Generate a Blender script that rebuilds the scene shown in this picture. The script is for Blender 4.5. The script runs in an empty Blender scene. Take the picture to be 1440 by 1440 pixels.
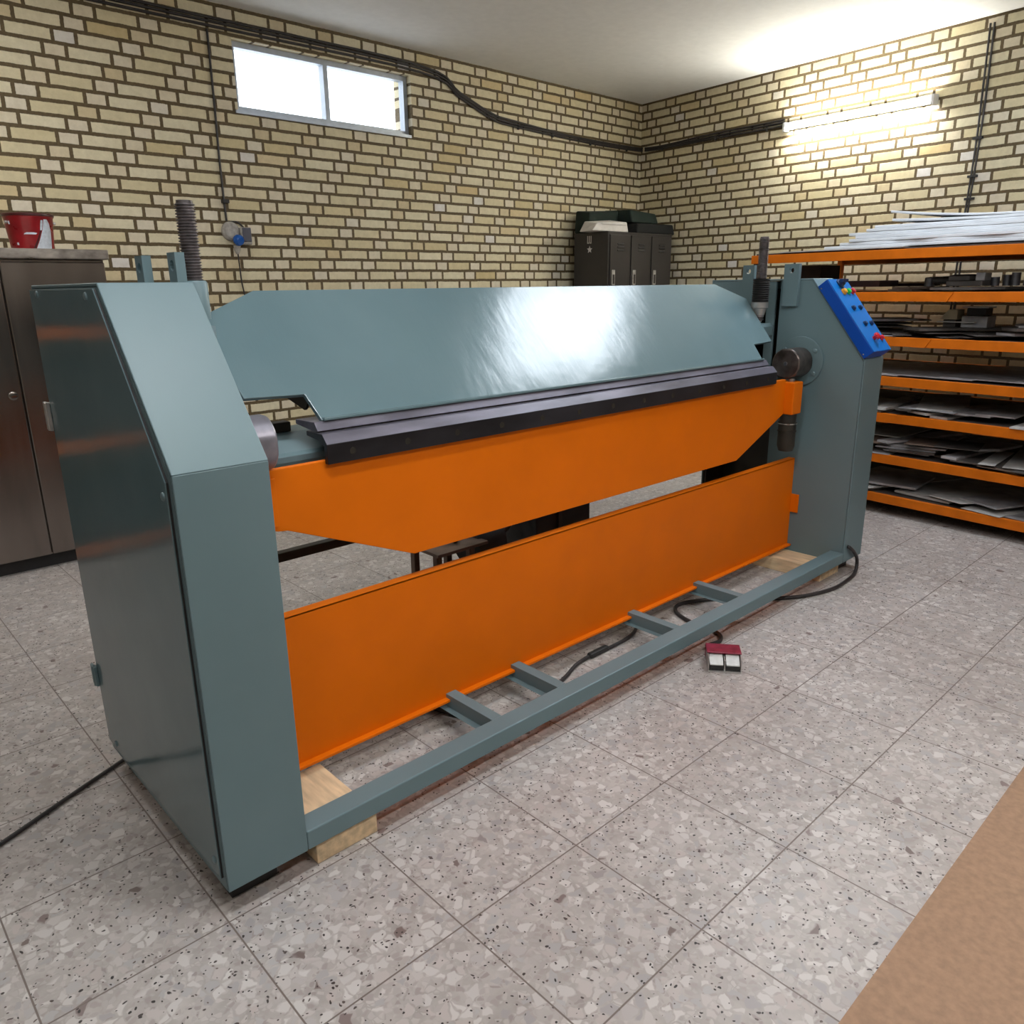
import bpy, bmesh, math, random
from mathutils import Vector, Matrix
random.seed(7)
S = bpy.context.scene
COL = S.collection
PI = math.pi

# ------------------------------------------------------------------ camera, world, lights, exposure
cam_d = bpy.data.cameras.new('camera')
cam = bpy.data.objects.new('camera', cam_d); COL.objects.link(cam)
pan, pit, rol = 0.8217787, 0.2823874, -0.0135153
F = Vector((math.cos(pan)*math.cos(pit), math.sin(pan)*math.cos(pit), -math.sin(pit)))
R0 = Vector((math.sin(pan), -math.cos(pan), 0)); U0 = R0.cross(F)
R = R0*math.cos(rol)+U0*math.sin(rol); U = U0*math.cos(rol)-R0*math.sin(rol)
m = Matrix((R, U, -F)).transposed().to_4x4()
m.translation = Vector((-0.54705, -1.62632, 1.4636))
cam.matrix_world = m
cam_d.sensor_width = 36.0; cam_d.lens = 1091.69/1440*36; cam_d.clip_start = 0.05
S.camera = cam
W = bpy.data.worlds.new('world'); S.world = W; W.use_nodes = True
W.node_tree.nodes['Background'].inputs[0].default_value = (0.86, 0.93, 1.0, 1)
W.node_tree.nodes['Background'].inputs[1].default_value = 3.0
S.view_settings.view_transform = 'Standard'; S.view_settings.look = 'None'
S.view_settings.gamma = 1.0; S.view_settings.use_curve_mapping = False
S.view_settings.exposure = 0.0
LAMP_CEIL = 17.0      # emission of the ceiling fittings' diffusers
LAMP_FRONT = 66.0
LAMP_FRONT_L = 22.0
LAMP_MID = 52.0
ADDED_LAMP_BACK = 46.0  # added rear light, only there to brighten the back wall
LAMP_WALL = 210.0      # emission of the bare tube on the right wall

# ------------------------------------------------------------------ materials
def newmat(name):
    mt = bpy.data.materials.new(name); mt.use_nodes = True
    nt = mt.node_tree
    return mt, nt, nt.nodes['Principled BSDF']
def N(nt, t, **kw):
    n = nt.nodes.new(t)
    for k, v in kw.items(): setattr(n, k, v)
    return n
def setin(nt, sock, v):
    if isinstance(v, bpy.types.NodeSocket): nt.links.new(v, sock)
    else: sock.default_value = v
def math_(nt, op, a, b=None, c=None):
    n = N(nt, 'ShaderNodeMath', operation=op)
    setin(nt, n.inputs[0], a)
    if b is not None: setin(nt, n.inputs[1], b)
    if c is not None: setin(nt, n.inputs[2], c)
    return n.outputs[0]
def ramp(nt, fac, stops, interp='LINEAR'):
    n = N(nt, 'ShaderNodeValToRGB'); n.color_ramp.interpolation = interp
    e = n.color_ramp.elements
    while len(e) < len(stops): e.new(0.5)
    for i, (p, c) in enumerate(stops):
        e[i].position = p; e[i].color = (*c, 1) if len(c) == 3 else c
    nt.links.new(fac, n.inputs[0]); return n.outputs[0]
def mixc(nt, fac, a, b, mode='MIX'):
    n = N(nt, 'ShaderNodeMix', data_type='RGBA', blend_type=mode)
    setin(nt, n.inputs[0], fac)
    for s, v in ((6, a), (7, b)):
        setin(nt, n.inputs[s], (*v, 1) if isinstance(v, tuple) and len(v) == 3 else v)
    return n.outputs[2]
def objco(nt, scale=(1, 1, 1)):
    tc = N(nt, 'ShaderNodeTexCoord'); mp = N(nt, 'ShaderNodeMapping')
    mp.inputs['Scale'].default_value = scale
    nt.links.new(tc.outputs['Object'], mp.inputs[0]); return mp.outputs[0]
def noise(nt, co, scale, detail=3, rough=.5):
    n = N(nt, 'ShaderNodeTexNoise'); n.inputs['Scale'].default_value = scale
    n.inputs['Detail'].default_value = detail; n.inputs['Roughness'].default_value = rough
    nt.links.new(co, n.inputs['Vector']); return n.outputs['Fac']
def bump(nt, bs, h, strength=.2, dist=.01):
    b = N(nt, 'ShaderNodeBump'); b.inputs['Strength'].default_value = strength
    b.inputs['Distance'].default_value = dist
    nt.links.new(h, b.inputs['Height']); nt.links.new(b.outputs[0], bs.inputs['Normal'])

def simple(name, col, rough=.5, metal=0.0, var=.12, nscale=18, bmp=0.0, spec=.5, stretch=(1, 1, 1), rvar=.1, coat=0.0):
    mt, nt, bs = newmat(name)
    co = objco(nt, stretch); f = noise(nt, co, nscale, 4)
    lo = tuple(c*(1-var) for c in col); hi = tuple(min(1, c*(1+var)) for c in col)
    setin(nt, bs.inputs['Base Color'], ramp(nt, f, [(.3, lo), (.7, hi)]))
    setin(nt, bs.inputs['Roughness'], math_(nt, 'MULTIPLY_ADD', f, 2*rvar, max(.02, rough-rvar)))
    bs.inputs['Metallic'].default_value = metal
    bs.inputs['Specular IOR Level'].default_value = spec
    bs.inputs['Coat Weight'].default_value = coat
    if bmp: bump(nt, bs, f, bmp, .004)
    return mt
def emitter(name, col, k):
    mt, nt, bs = newmat(name)
    bs.inputs['Base Color'].default_value = (.9, .9, .9, 1)
    bs.inputs['Emission Color'].default_value = (*col, 1)
    bs.inputs['Emission Strength'].default_value = k
    return mt

def brick_material(name, u0, z0, shift):
    """one stretcher + one header per unit, each course raked by half a header"""
    P, H, C = .362, .121, .0757
    mt, nt, bs = newmat(name)
    tc = N(nt, 'ShaderNodeTexCoord'); sx = N(nt, 'ShaderNodeSeparateXYZ')
    wob = N(nt, 'ShaderNodeTexNoise'); wob.inputs['Scale'].default_value = 9
    nt.links.new(tc.outputs['Object'], wob.inputs['Vector'])
    nt.links.new(tc.outputs['Object'], sx.inputs[0])
    w1 = math_(nt, 'MULTIPLY_ADD', wob.outputs['Fac'], .008, -.004)
    u = math_(nt, 'ADD', sx.outputs[0], w1); z = math_(nt, 'ADD', sx.outputs[2], w1)
    zr = math_(nt, 'DIVIDE', math_(nt, 'SUBTRACT', z, z0), C)
    row = math_(nt, 'FLOOR', zr)
    fz = math_(nt, 'MULTIPLY', math_(nt, 'SUBTRACT', zr, row), C)
    uu = math_(nt, 'SUBTRACT', math_(nt, 'SUBTRACT', u, u0), math_(nt, 'MULTIPLY', row, shift))
    un = math_(nt, 'DIVIDE', uu, P); uc = math_(nt, 'FLOOR', un)
    t = math_(nt, 'MULTIPLY', math_(nt, 'SUBTRACT', un, uc), P)
    hd = math_(nt, 'LESS_THAN', t, H)
    dh = math_(nt, 'MINIMUM', t, math_(nt, 'SUBTRACT', H, t))
    ds = math_(nt, 'MINIMUM', math_(nt, 'SUBTRACT', t, H), math_(nt, 'SUBTRACT', P, t))
    du = math_(nt, 'MAXIMUM', dh, ds)
    dz = math_(nt, 'MINIMUM', fz, math_(nt, 'SUBTRACT', C, fz))
    d = math_(nt, 'MINIMUM', du, dz)
    fine = noise(nt, tc.outputs['Object'], 60, 5, .65)
    d2 = math_(nt, 'ADD', d, math_(nt, 'MULTIPLY_ADD', fine, .006, -.003))
    mask = ramp(nt, math_(nt, 'MULTIPLY', d2, 50), [(.46, (0, 0, 0)), (.56, (1, 1, 1))])
    idv = N(nt, 'ShaderNodeCombineXYZ')
    nt.links.new(math_(nt, 'MULTIPLY_ADD', uc, 2, hd), idv.inputs[0]); nt.links.new(row, idv.inputs[1])
    wn = N(nt, 'ShaderNodeTexWhiteNoise'); nt.links.new(idv.outputs[0], wn.inputs['Vector'])
    st = ramp(nt, wn.outputs['Value'], [(0, (.60, .49, .27)), (.10, (.67, .59, .38)), (.5, (.72, .65, .46)), (.93, (.76, .70, .52)), (1, (.64, .50, .27))])
    he = ramp(nt, wn.outputs['Value'], [(0, (.64, .53, .32)), (.2, (.70, .62, .46)), (.7, (.73, .66, .52)), (.93, (.75, .69, .57)), (1, (.76, .74, .73))])
    face = mixc(nt, hd, st, he)
    grime = noise(nt, tc.outputs['Object'], 22, 5, .7)
    face = mixc(nt, .7, face, ramp(nt, grime, [(.3, (.78, .76, .7)), (.7, (1.05, 1.05, 1.05))]), 'MULTIPLY')
    mort = ramp(nt, fine, [(.3, (.075, .05, .02)), (.7, (.135, .095, .042))])
    setin(nt, bs.inputs['Base Color'], mixc(nt, mask, mort, face))
    bs.inputs['Roughness'].default_value = .72
    hgt = math_(nt, 'ADD', mask, math_(nt, 'MULTIPLY', grime, .25))
    bump(nt, bs, hgt, .6, .006)
    return mt

def terrazzo_material():
    mt, nt, bs = newmat('terrazzo tiles')
    tc = N(nt, 'ShaderNodeTexCoord'); co = tc.outputs['Object']
    big = noise(nt, co, 1.3, 3); med = noise(nt, co, 14, 4)
    base = ramp(nt, med, [(.3, (.36, .335, .315)), (.7, (.52, .49, .465))])
    warp = N(nt, 'ShaderNodeTexNoise'); warp.inputs['Scale'].default_value = 26
    nt.links.new(co, warp.inputs['Vector'])
    vm = N(nt, 'ShaderNodeVectorMath', operation='MULTIPLY_ADD')
    nt.links.new(warp.outputs['Color'], vm.inputs[0]); vm.inputs[1].default_value = (.03, .03, 0); nt.links.new(co, vm.inputs[2])
    def chips(sc, thr0, thr1, keep, stops, base):
        v = N(nt, 'ShaderNodeTexVoronoi', feature='F1'); v.inputs['Scale'].default_value = sc
        nt.links.new(vm.outputs[0], v.inputs['Vector'])
        s = N(nt, 'ShaderNodeSeparateColor'); nt.links.new(v.outputs['Color'], s.inputs[0])
        inside = ramp(nt, v.outputs['Distance'], [(thr0, (1, 1, 1)), (thr1, (0, 0, 0))])
        on = math_(nt, 'LESS_THAN', s.outputs[0], keep)
        f = math_(nt, 'MULTIPLY', inside, on)
        return mixc(nt, f, base, ramp(nt, s.outputs[1], stops))
    def cells(sc, keep, stops, base, e0, e1):
        v = N(nt, 'ShaderNodeTexVoronoi', feature='F1'); v.inputs['Scale'].default_value = sc
        e = N(nt, 'ShaderNodeTexVoronoi', feature='DISTANCE_TO_EDGE'); e.inputs['Scale'].default_value = sc
        nt.links.new(vm.outputs[0], v.inputs['Vector']); nt.links.new(vm.outputs[0], e.inputs['Vector'])
        q = N(nt, 'ShaderNodeSeparateColor'); nt.links.new(v.outputs['Color'], q.inputs[0])
        on = math_(nt, 'LESS_THAN', q.outputs[0], keep)
        f = math_(nt, 'MULTIPLY', ramp(nt, e.outputs['Distance'], [(e0, (0, 0, 0)), (e1, (1, 1, 1))]), on)
        return mixc(nt, f, base, ramp(nt, q.outputs[1], stops))
    c = cells(75, .8, [(0, (.54, .51, .49)), (.45, (.46, .43, .415)), (.8, (.41, .37, .355)), (1, (.34, .30, .29))], base, .02, .14)
    c = cells(36, .58, [(0, (.63, .61, .59)), (.35, (.56, .54, .525)), (.6, (.49, .44, .42)), (.72, (.46, .45, .45)), (.975, (.38, .36, .36)), (.99, (.22, .17, .16)), (1, (.18, .14, .13))], c, .05, .13)
    c = chips(100, .22, .30, .26, [(0, (.022, .018, .018)), (.6, (.05, .04, .038)), (1, (.15, .11, .10))], c)
    c = chips(56, .17, .23, .15, [(0, (.022, .018, .018)), (1, (.08, .06, .055))], c)
    c = mixc(nt, 1.0, c, ramp(nt, big, [(.3, (.80, .765, .75)), (.7, (1.0, .985, .98))]), 'MULTIPLY')
    sx = N(nt, 'ShaderNodeSeparateXYZ'); nt.links.new(co, sx.inputs[0])
    def groove(o, off):
        f = math_(nt, 'FRACT', math_(nt, 'DIVIDE', math_(nt, 'SUBTRACT', o, off), .4))
        return math_(nt, 'MULTIPLY', math_(nt, 'MINIMUM', f, math_(nt, 'SUBTRACT', 1.0, f)), .4)
    g = math_(nt, 'MINIMUM', groove(sx.outputs[0], 2.782), groove(sx.outputs[1], -.435))
    gm = ramp(nt, math_(nt, 'MULTIPLY', g, 100), [(.14, (0, 0, 0)), (.26, (1, 1, 1))])
    c = mixc(nt, gm, (.17, .135, .12), c)
    setin(nt, bs.inputs['Base Color'], c)
    setin(nt, bs.inputs['Roughness'], math_(nt, 'MULTIPLY_ADD', med, .25, .30))
    bs.inputs['Specular IOR Level'].default_value = .4
    bump(nt, bs, gm, .25, .003)
    return mt

def paint_grey(name, rough=.33, streak=False):
    mt, nt, bs = newmat(name)
    co = objco(nt); f = noise(nt, co, 3.0, 4)
    setin(nt, bs.inputs['Base Color'], ramp(nt, f, [(.3, (.126, .198, .220)), (.7, (.147, .222, .245))]))
    bs.inputs['Specular IOR Level'].default_value = .45
    if streak:
        tc2 = objco(nt, (9, 1.6, 1.6)); s = noise(nt, tc2, 6, 6, .65)
        co3 = objco(nt, (2.5, 2, 2)); s2 = noise(nt, co3, 3, 2)
        setin(nt, bs.inputs['Roughness'], math_(nt, 'MULTIPLY_ADD', s, .10, rough-.05))
        h = math_(nt, 'MULTIPLY_ADD', s2, 4.0, s)
        bump(nt, bs, h, .16, .003)
    else:
        s = noise(nt, co, 140, 3)
        setin(nt, bs.inputs['Roughness'], math_(nt, 'MULTIPLY_ADD', f, .16, rough-.08))
        bump(nt, bs, math_(nt, 'MULTIPLY_ADD', f, 3.0, math_(nt, 'MULTIPLY', s, .12)), .12, .006)
    return mt

MT = {}
MT['grey'] = paint_grey('grey blue machine paint', .42)
MT['grey_plate'] = paint_grey('glossy grey blue brushed paint', .16, True)
MT['grey_cover'] = paint_grey('glossy grey blue cover paint', .13)
MT['orange'] = simple('orange machine paint', (.74, .155, .0), .5, var=.05, nscale=5, bmp=.03, spec=.2)
MT['rack_orange'] = simple('orange rack paint', (.60, .135, .002), .5, spec=.25, var=.12, nscale=9)
MT['steel_dark'] = simple('blackened tool steel', (.022, .021, .026), .38, .35, var=.5, nscale=9, stretch=(.4, 1, 1), bmp=.05)
MT['lilac'] = simple('lilac grey ground steel', (.16, .152, .19), .4, .35, var=.35, nscale=12, stretch=(.3, 1, 1))
MT['steel_grey'] = simple('ground steel', (.18, .18, .20), .36, .75, var=.3, nscale=14, stretch=(.3, 1, 1))
MT['boss'] = simple('turned dark steel', (.14, .115, .105), .36, .8, var=.45, nscale=20, bmp=.06)
MT['screw'] = simple('greasy thread steel', (.20, .185, .195), .32, .8, var=.35, nscale=40)
MT['boss_grey'] = simple('turned lilac grey steel', (.26, .25, .29), .4, .6, var=.2, nscale=20)
MT['bright'] = simple('bright steel', (.55, .54, .52), .28, .9, var=.2)
MT['black'] = simple('black rubber', (.018, .017, .017), .55, var=.3)
MT['brownblack'] = simple('greasy brown black steel and painted shade', (.022, .018, .012), .6, var=.5, nscale=8)  # steel parts; also paints shade inside the columns and beside the jaw
MT['cable'] = simple('dark cable sheath', (.028, .024, .024), .48, var=.3)
MT['blue'] = simple('blue control box enamel', (.0, .062, .40), .4, var=.05, nscale=6, spec=.3)
MT['blue_face'] = simple('blue control panel face', (.0, .145, .50), .4, var=.05, nscale=6, spec=.3)
MT['red_btn'] = simple('red button plastic', (.55, .015, .03), .35, var=.05)
MT['yellow_btn'] = simple('amber button plastic', (.80, .36, .03), .35, var=.05)
MT['green_btn'] = simple('green button plastic', (.02, .50, .07), .35, var=.05)
MT['knob_dark'] = simple('dark knob plastic', (.006, .03, .10), .4, var=.2)
MT['stainless'] = simple('brushed stainless', (.25, .22, .20), .20, .95, var=.16, nscale=10, stretch=(1, 1, .12), rvar=.07, bmp=.02)
MT['stain_cap'] = simple('worn stainless cap', (.34, .31, .28), .30, .85, var=.6, nscale=16, stretch=(.6, 1, 1))
MT['can_red'] = simple('red can enamel', (.30, .008, .014), .3, var=.25, nscale=12)
MT['can_dark'] = simple('dark can rim', (.06, .008, .010), .35, var=.3)
MT['can_white'] = simple('pale can label', (.55, .60, .68), .45, var=.15, nscale=60)
MT['locker'] = simple('dark grey brown locker paint', (.030, .026, .0245), .42, var=.12, nscale=6)
MT['locker_side'] = MT['locker']
MT['card_white'] = simple('pale folded card', (.60, .57, .54), .8, var=.1)
MT['green_dark'] = simple('dark green cloth', (.003, .012, .008), .85, var=.4, nscale=30)
MT['black_cloth'] = simple('black cloth', (.003, .0035, .0035), .9, var=.4, nscale=30)
MT['foam'] = simple('white foam sheet', (.60, .62, .65), .7, var=.04, nscale=12, bmp=.08)
MT['board'] = simple('dark shelf board', (.045, .035, .030), .7, var=.35)
MT['sheet_dark'] = simple('dark mill steel sheet', (.085, .075, .070), .5, .2, var=.5, nscale=7)
MT['sheet_grey'] = simple('galvanised sheet', (.38, .37, .385), .45, .25, var=.3, nscale=9)
MT['sheet_pale'] = simple('dusty pale sheet', (.48, .465, .45), .55, .1, var=.25, nscale=9)
MT['sheet_brown'] = simple('rusty brown sheet', (.16, .11, .085), .6, .2, var=.4, nscale=9)
MT['cream'] = simple('cream plastic', (.60, .53, .38), .55, var=.08)
MT['maroon'] = simple('dark maroon box', (.060, .022, .022), .6, var=.3)
MT['brown_box'] = simple('dark brown box', (.050, .022, .015), .7, var=.3)
MT['wood'] = simple('sawn pine', (.70, .53, .33), .65, var=.25, nscale=7, stretch=(6, 1, 6), bmp=.1)
MT['cardboard'] = simple('brown cardboard', (.33, .205, .130), .8, var=.14, nscale=55, bmp=.12)
MT['white_paint'] = simple('white enamel', (.72, .72, .72), .4, var=.04)
MT['pedal_white'] = simple('worn pale pedal tread', (.62, .63, .62), .5, var=.12, nscale=40)
MT['pedal_red'] = simple('crimson pedal guard', (.22, .016, .042), .35, var=.35, nscale=35)
MT['zinc'] = simple('zinc sheet', (.48, .47, .46), .4, .7, var=.15)
MT['plaster'] = simple('white ceiling plaster', (.80, .80, .79), .85, var=.03)
MT['wallplain'] = simple('dull painted wall', (.34, .31, .26), .85, var=.08)
MT['alu'] = simple('aluminium frame', (.42, .46, .52), .4, .6, var=.1)
MT['plug_blue'] = simple('blue plug plastic', (.01, .10, .42), .25, var=.1)
MT['flap'] = simple('dark socket flap', (.075, .075, .10), .5, var=.15)
MT['grey_plastic'] = simple('weathered grey plastic', (.36, .34, .31), .6, var=.3, nscale=40)
MT['lamp_ceiling'] = emitter('ceiling diffuser glow', (.84, .92, 1.0), LAMP_CEIL)
MT['lamp_mid'] = emitter('middle diffuser glow', (.93, .97, 1.0), LAMP_MID)
MT['added_lamp_back'] = emitter('added rear diffuser glow', (1.0, .98, .94), ADDED_LAMP_BACK)
MT['lamp_front'] = emitter('front diffuser glow', (1.0, .97, .93), LAMP_FRONT)
MT['lamp_front_l'] = emitter('left front diffuser glow', (1.0, .97, .93), LAMP_FRONT_L)
MT['lamp_wall'] = emitter('bare tube glow', (1.0, .97, .86), LAMP_WALL)
MT['terrazzo'] = terrazzo_material()
MT['brick_back'] = brick_material('cream brick back wall', 2.885-.009, 2.507, .060)
MT['brick_right'] = brick_material('cream brick right wall', 1.398, 2.662, -.060)
def glass():
    mt, nt, bs = newmat('window glass')
    tr = N(nt, 'ShaderNodeBsdfTransparent'); gl = N(nt, 'ShaderNodeBsdfGlossy'); gl.inputs['Roughness'].default_value = .02
    mx = N(nt, 'ShaderNodeMixShader'); mx.inputs[0].default_value = .06
    nt.links.new(tr.outputs[0], mx.inputs[1]); nt.links.new(gl.outputs[0], mx.inputs[2])
    nt.links.new(mx.outputs[0], nt.nodes['Material Output'].inputs[0]); return mt
MT['glass'] = glass()

# ------------------------------------------------------------------ mesh builder
class G:
    def __init__(s): s.bm = bmesh.new()
    def face(s, vs): 
        try: s.bm.faces.new(vs)
        except ValueError: pass
    def box(s, x0, x1, y0, y1, z0, z1):
        v = [s.bm.verts.new(p) for p in ((x0,y0,z0),(x1,y0,z0),(x1,y1,z0),(x0,y1,z0),(x0,y0,z1),(x1,y0,z1),(x1,y1,z1),(x0,y1,z1))]
        for f in ((0,3,2,1),(4,5,6,7),(0,1,5,4),(1,2,6,5),(2,3,7,6),(3,0,4,7)): s.face([v[i] for i in f])
        return s
    def hexa(s, pts):
        v = [s.bm.verts.new(p) for p in pts]
        for f in ((0,3,2,1),(4,5,6,7),(0,1,5,4),(1,2,6,5),(2,3,7,6),(3,0,4,7)): s.face([v[i] for i in f])
        return s
    def prism(s, poly, ax, a0, a1):
        """poly: 2D points; ax 'x': (y,z), 'y': (x,z), 'z': (x,y)"""
        def mk(p, a): return {'x': (a, p[0], p[1]), 'y': (p[0], a, p[1]), 'z': (p[0], p[1], a)}[ax]
        A = [s.bm.verts.new(mk(p, a0)) for p in poly]; B = [s.bm.verts.new(mk(p, a1)) for p in poly]
        s.face(A[::-1]); s.face(B)
        n = len(poly)
        for i in range(n): s.face([A[i], A[(i+1) % n], B[(i+1) % n], B[i]])
        return s
    def slab(s, poly3, off):
        """planar 3D polygon thickened by the vector off"""
        off = Vector(off)
        A = [s.bm.verts.new(p) for p in poly3]; B = [s.bm.verts.new(Vector(p)+off) for p in poly3]
        s.face(A[::-1]); s.face(B); n = len(A)
        for i in range(n): s.face([A[i], A[(i+1) % n], B[(i+1) % n], B[i]])
        return s
    def ringed(s, c, d, prof, n=24):
        """lathe: prof = [(distance along d, radius)]"""
        c = Vector(c); d = Vector(d).normalized()
        a = d.orthogonal().normalized(); b = d.cross(a)
        rings = []
        for h, r in prof:
            if r < 1e-6: rings.append([s.bm.verts.new(c+d*h)])
            else: rings.append([s.bm.verts.new(c+d*h+a*(r*math.cos(2*PI*i/n))+b*(r*math.sin(2*PI*i/n))) for i in range(n)])
        for p, q in zip(rings, rings[1:]):
            for i in range(n):
                j = (i+1) % n
                if len(p) == 1 and len(q) == 1: continue
                if len(p) == 1: s.face([p[0], q[i], q[j]])
                elif len(q) == 1: s.face([p[i], p[j], q[0]])
                else: s.face([p[i], p[j], q[j], q[i]])
        if len(rings[0]) > 1: s.face(rings[0][::-1])
        if len(rings[-1]) > 1: s.face(rings[-1])
        return s
    def cyl(s, p0, p1, r, n=20, r1=None):
        p0 = Vector(p0); p1 = Vector(p1)
        return s.ringed(p0, p1-p0, [(0, r), ((p1-p0).length, r if r1 is None else r1)], n)
    def tube(s, pts, r, n=8, sub=6):
        P = [Vector(p) for p in pts]; Q = []
        for i in range(len(P)-1):
            a = P[max(i-1, 0)]; b = P[i]; c = P[i+1]; d = P[min(i+2, len(P)-1)]
            for k in range(sub):
                t = k/sub
                Q.append(.5*((2*b)+(c-a)*t+(2*a-5*b+4*c-d)*t*t+(3*b-a-3*c+d)*t**3))
        Q.append(P[-1])
        prev = None; up = Vector((0, 0, 1)); L_ = []
        for i, q in enumerate(Q):
            tg = (Q[min(i+1, len(Q)-1)]-Q[max(i-1, 0)]).normalized()
            e = tg.cross(up if abs(tg.z) < .95 else Vector((1, 0, 0))).normalized() if prev is None else (prev-tg*prev.dot(tg)).normalized()
            prev = e; f = tg.cross(e)
            L_.append([s.bm.verts.new(q+e*(r*math.cos(2*PI*k/n))+f*(r*math.sin(2*PI*k/n))) for k in range(n)])
        for p, q in zip(L_, L_[1:]):
            for i in range(n): s.face([p[i], p[(i+1) % n], q[(i+1) % n], q[i]])
        s.face(L_[0][::-1]); s.face(L_[-1]); return s
    def done(s, name, mat, parent=None, base=(0, 0, 0), bevel=0.0, smooth=False, rootmesh=False, label=None, at=None, rot=None):
        bmesh.ops.recalc_face_normals(s.bm, faces=s.bm.faces[:])
        b = Vector(base)
        if b.length: bmesh.ops.translate(s.bm, verts=s.bm.verts[:], vec=-b)
        me = bpy.data.meshes.new(name); s.bm.to_mesh(me); s.bm.free()
        me.materials.append(MT[mat] if isinstance(mat, str) else mat)
        if smooth:
            for p in me.polygons: p.use_smooth = True
            try: me.set_sharp_from_angle(angle=math.radians(40))
            except Exception: pass
        o = bpy.data.objects.new(name, me); COL.objects.link(o)
        if parent is not None: o.parent = parent
        if rootmesh: o.location = b
        if at is not None: o.location = at
        if rot is not None: o.rotation_euler = (0, 0, rot)
        if bevel:
            md = o.modifiers.new('bevel', 'BEVEL'); md.width = bevel; md.segments = 2
            md.limit_method = 'ANGLE'; md.angle_limit = math.radians(35); md.harden_normals = False
        if label: o['label'] = label
        return o
def tag(o, label, cat, group=None):
    o['label'] = label; o['category'] = cat
    if group: o['group'] = group
    return o
def thing(name, label, cat, loc=(0, 0, 0), rotz=0.0, group=None):
    o = bpy.data.objects.new(name, None); COL.objects.link(o); o.empty_display_size = .1
    o.location = loc; o.rotation_euler = (0, 0, rotz)
    return tag(o, label, cat, group)
def struct(o): o['kind'] = 'structure'; return o

# ------------------------------------------------------------------ the room
CZ = 3.2
YR = math.radians(-5.665); YB = math.radians(.5626)
CORNER = Vector((6.303, 3.742, 0))
g = G(); g.box(-3.2, 7.0, -4.6, 4.1, -.1, 0); struct(g.done('floor', 'terrazzo'))
g = G(); g.box(-3.2, 7.0, -4.6, 4.1, CZ, CZ+.1); struct(g.done('ceiling', 'plaster'))
# back wall, local x along the wall (world x at yaw YB), with the window opening
WX0, WX1, WZ0, WZ1 = 2.0, 3.42, 2.60, 3.02
g = G()
g.box(-3.1, WX0, 0, .22, 0, CZ); g.box(WX1, 6.32, 0, .22, 0, CZ)
g.box(WX0, WX1, 0, .22, 0, WZ0); g.box(WX0, WX1, 0, .22, WZ1, CZ)
bw = struct(g.done('wall_back', 'brick_back', at=(0, 3.68, 0), rot=YB))
# right wall, local x runs from the corner towards the viewer
g = G(); g.box(-.25, 8.4, 0, .22, 0, CZ)
rw = struct(g.done('wall_right', 'brick_right', at=CORNER, rot=YR-PI/2))
g = G(); g.box(-3.2, -3.0, -4.6, 4.0, 0, CZ); struct(g.done('wall_left', 'wallplain'))
g = G(); g.box(-3.0, 6.0, -4.6, -4.4, 0, CZ); struct(g.done('wall_front', 'wallplain'))
def BW(x, z, off=0.0):        # a point on the back wall
    return Vector((x*math.cos(YB)+off*math.sin(YB), 3.68+x*math.sin(YB)-off*math.cos(YB), z))
RT = Vector((math.sin(YR)*1.0, -math.cos(YR), 0)) ; RT = Vector((math.sin(YR), -math.cos(YR), 0))
RN = Vector((-math.cos(YR), -math.sin(YR), 0))
def RW(u, z, off=0.0):        # u metres along the right wall from the corner
    p = CORNER+RT*u+RN*off; p.z = z; return p
# window
win = struct(thing('window_1', 'bright window high in the brick back wall', 'window', (0, 3.68, 0), YB))
for k in ('label', 'category'): del win[k]
g = G()
g.box(WX0, WX1, .05, .11, WZ0, WZ0+.035).box(WX0, WX1, .05, .11, WZ1-.035, WZ1)
g.box(WX0, WX0+.035, .05, .11, WZ0+.035, WZ1-.035).box(WX1-.035, WX1, .05, .11, WZ0+.035, WZ1-.035)
g.box(2.69, 2.725, .05, .11, WZ0+.035, WZ1-.035); g.done('window_frame', 'alu', win)
g = G(); g.box(WX0+.035, WX1-.035, .078, .084, WZ0+.035, WZ1-.035); g.done('window_pane', 'glass', win)
g = G(); g.box(WX0-.02, WX1-.02, -.012, .05, WZ0-.02, WZ0); g.done('window_sill', 'alu', win)

# ------------------------------------------------------------------ lamps
def fitting(x0, x1, y0, y1, glow, label):
    t = thing('ceiling_light', label, 'light', ((x0+x1)/2, (y0+y1)/2, CZ), 0, 'ceiling lights')
    b = t.location
    g = G(); g.box(x0-.02, x1+.02, y0-.02, y1+.02, CZ-.05, CZ-.001); g.done('housing', 'white_paint', t, b, .004)
    g = G(); g.box(x0, x1, y0, y1, CZ-.062, CZ-.051); g.done('diffuser', glow, t, b)
fitting(3.12, 4.36, -.26, .44, 'lamp_ceiling', 'white ceiling light above the right end of the folding machine')
fitting(-.35, .95, -.70, -.54, 'lamp_mid', 'white ceiling light above the left end of the folding machine')
fitting(-.6, .6, 2.25, 2.40, 'added_lamp_back', 'added unseen ceiling light brightening the back wall behind the machine')  # added to lift the back wall, no known fitting here
fitting(-2.0, -.8, -2.45, -2.25, 'lamp_front_l', 'white ceiling light behind the viewer on the left')
fitting(1.0, 2.2, -2.45, -2.25, 'lamp_front', 'white ceiling light over the cardboard sheet on the floor')
t = thing('tube_light', 'glowing white tube light mounted high on the right brick wall', 'light', RW(2.33, 2.72, .003), YR-PI/2)
g = G(); g.box(-.62, .62, -.035, 0, -.015, .045); g.done('housing', 'white_paint', t, (0, 0, 0), .004)
g = G(); g.cyl((-.60, -.060, .005), (.60, -.060, .005), .018, 16); g.done('tube', 'lamp_wall', t, smooth=True)
for x0 in (-.625, .60):
    g = G(); g.box(x0, x0+.025, -.085, -.02, -.03, .04); g.done('lamp_holder', 'white_paint', t, bevel=.003)

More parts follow.
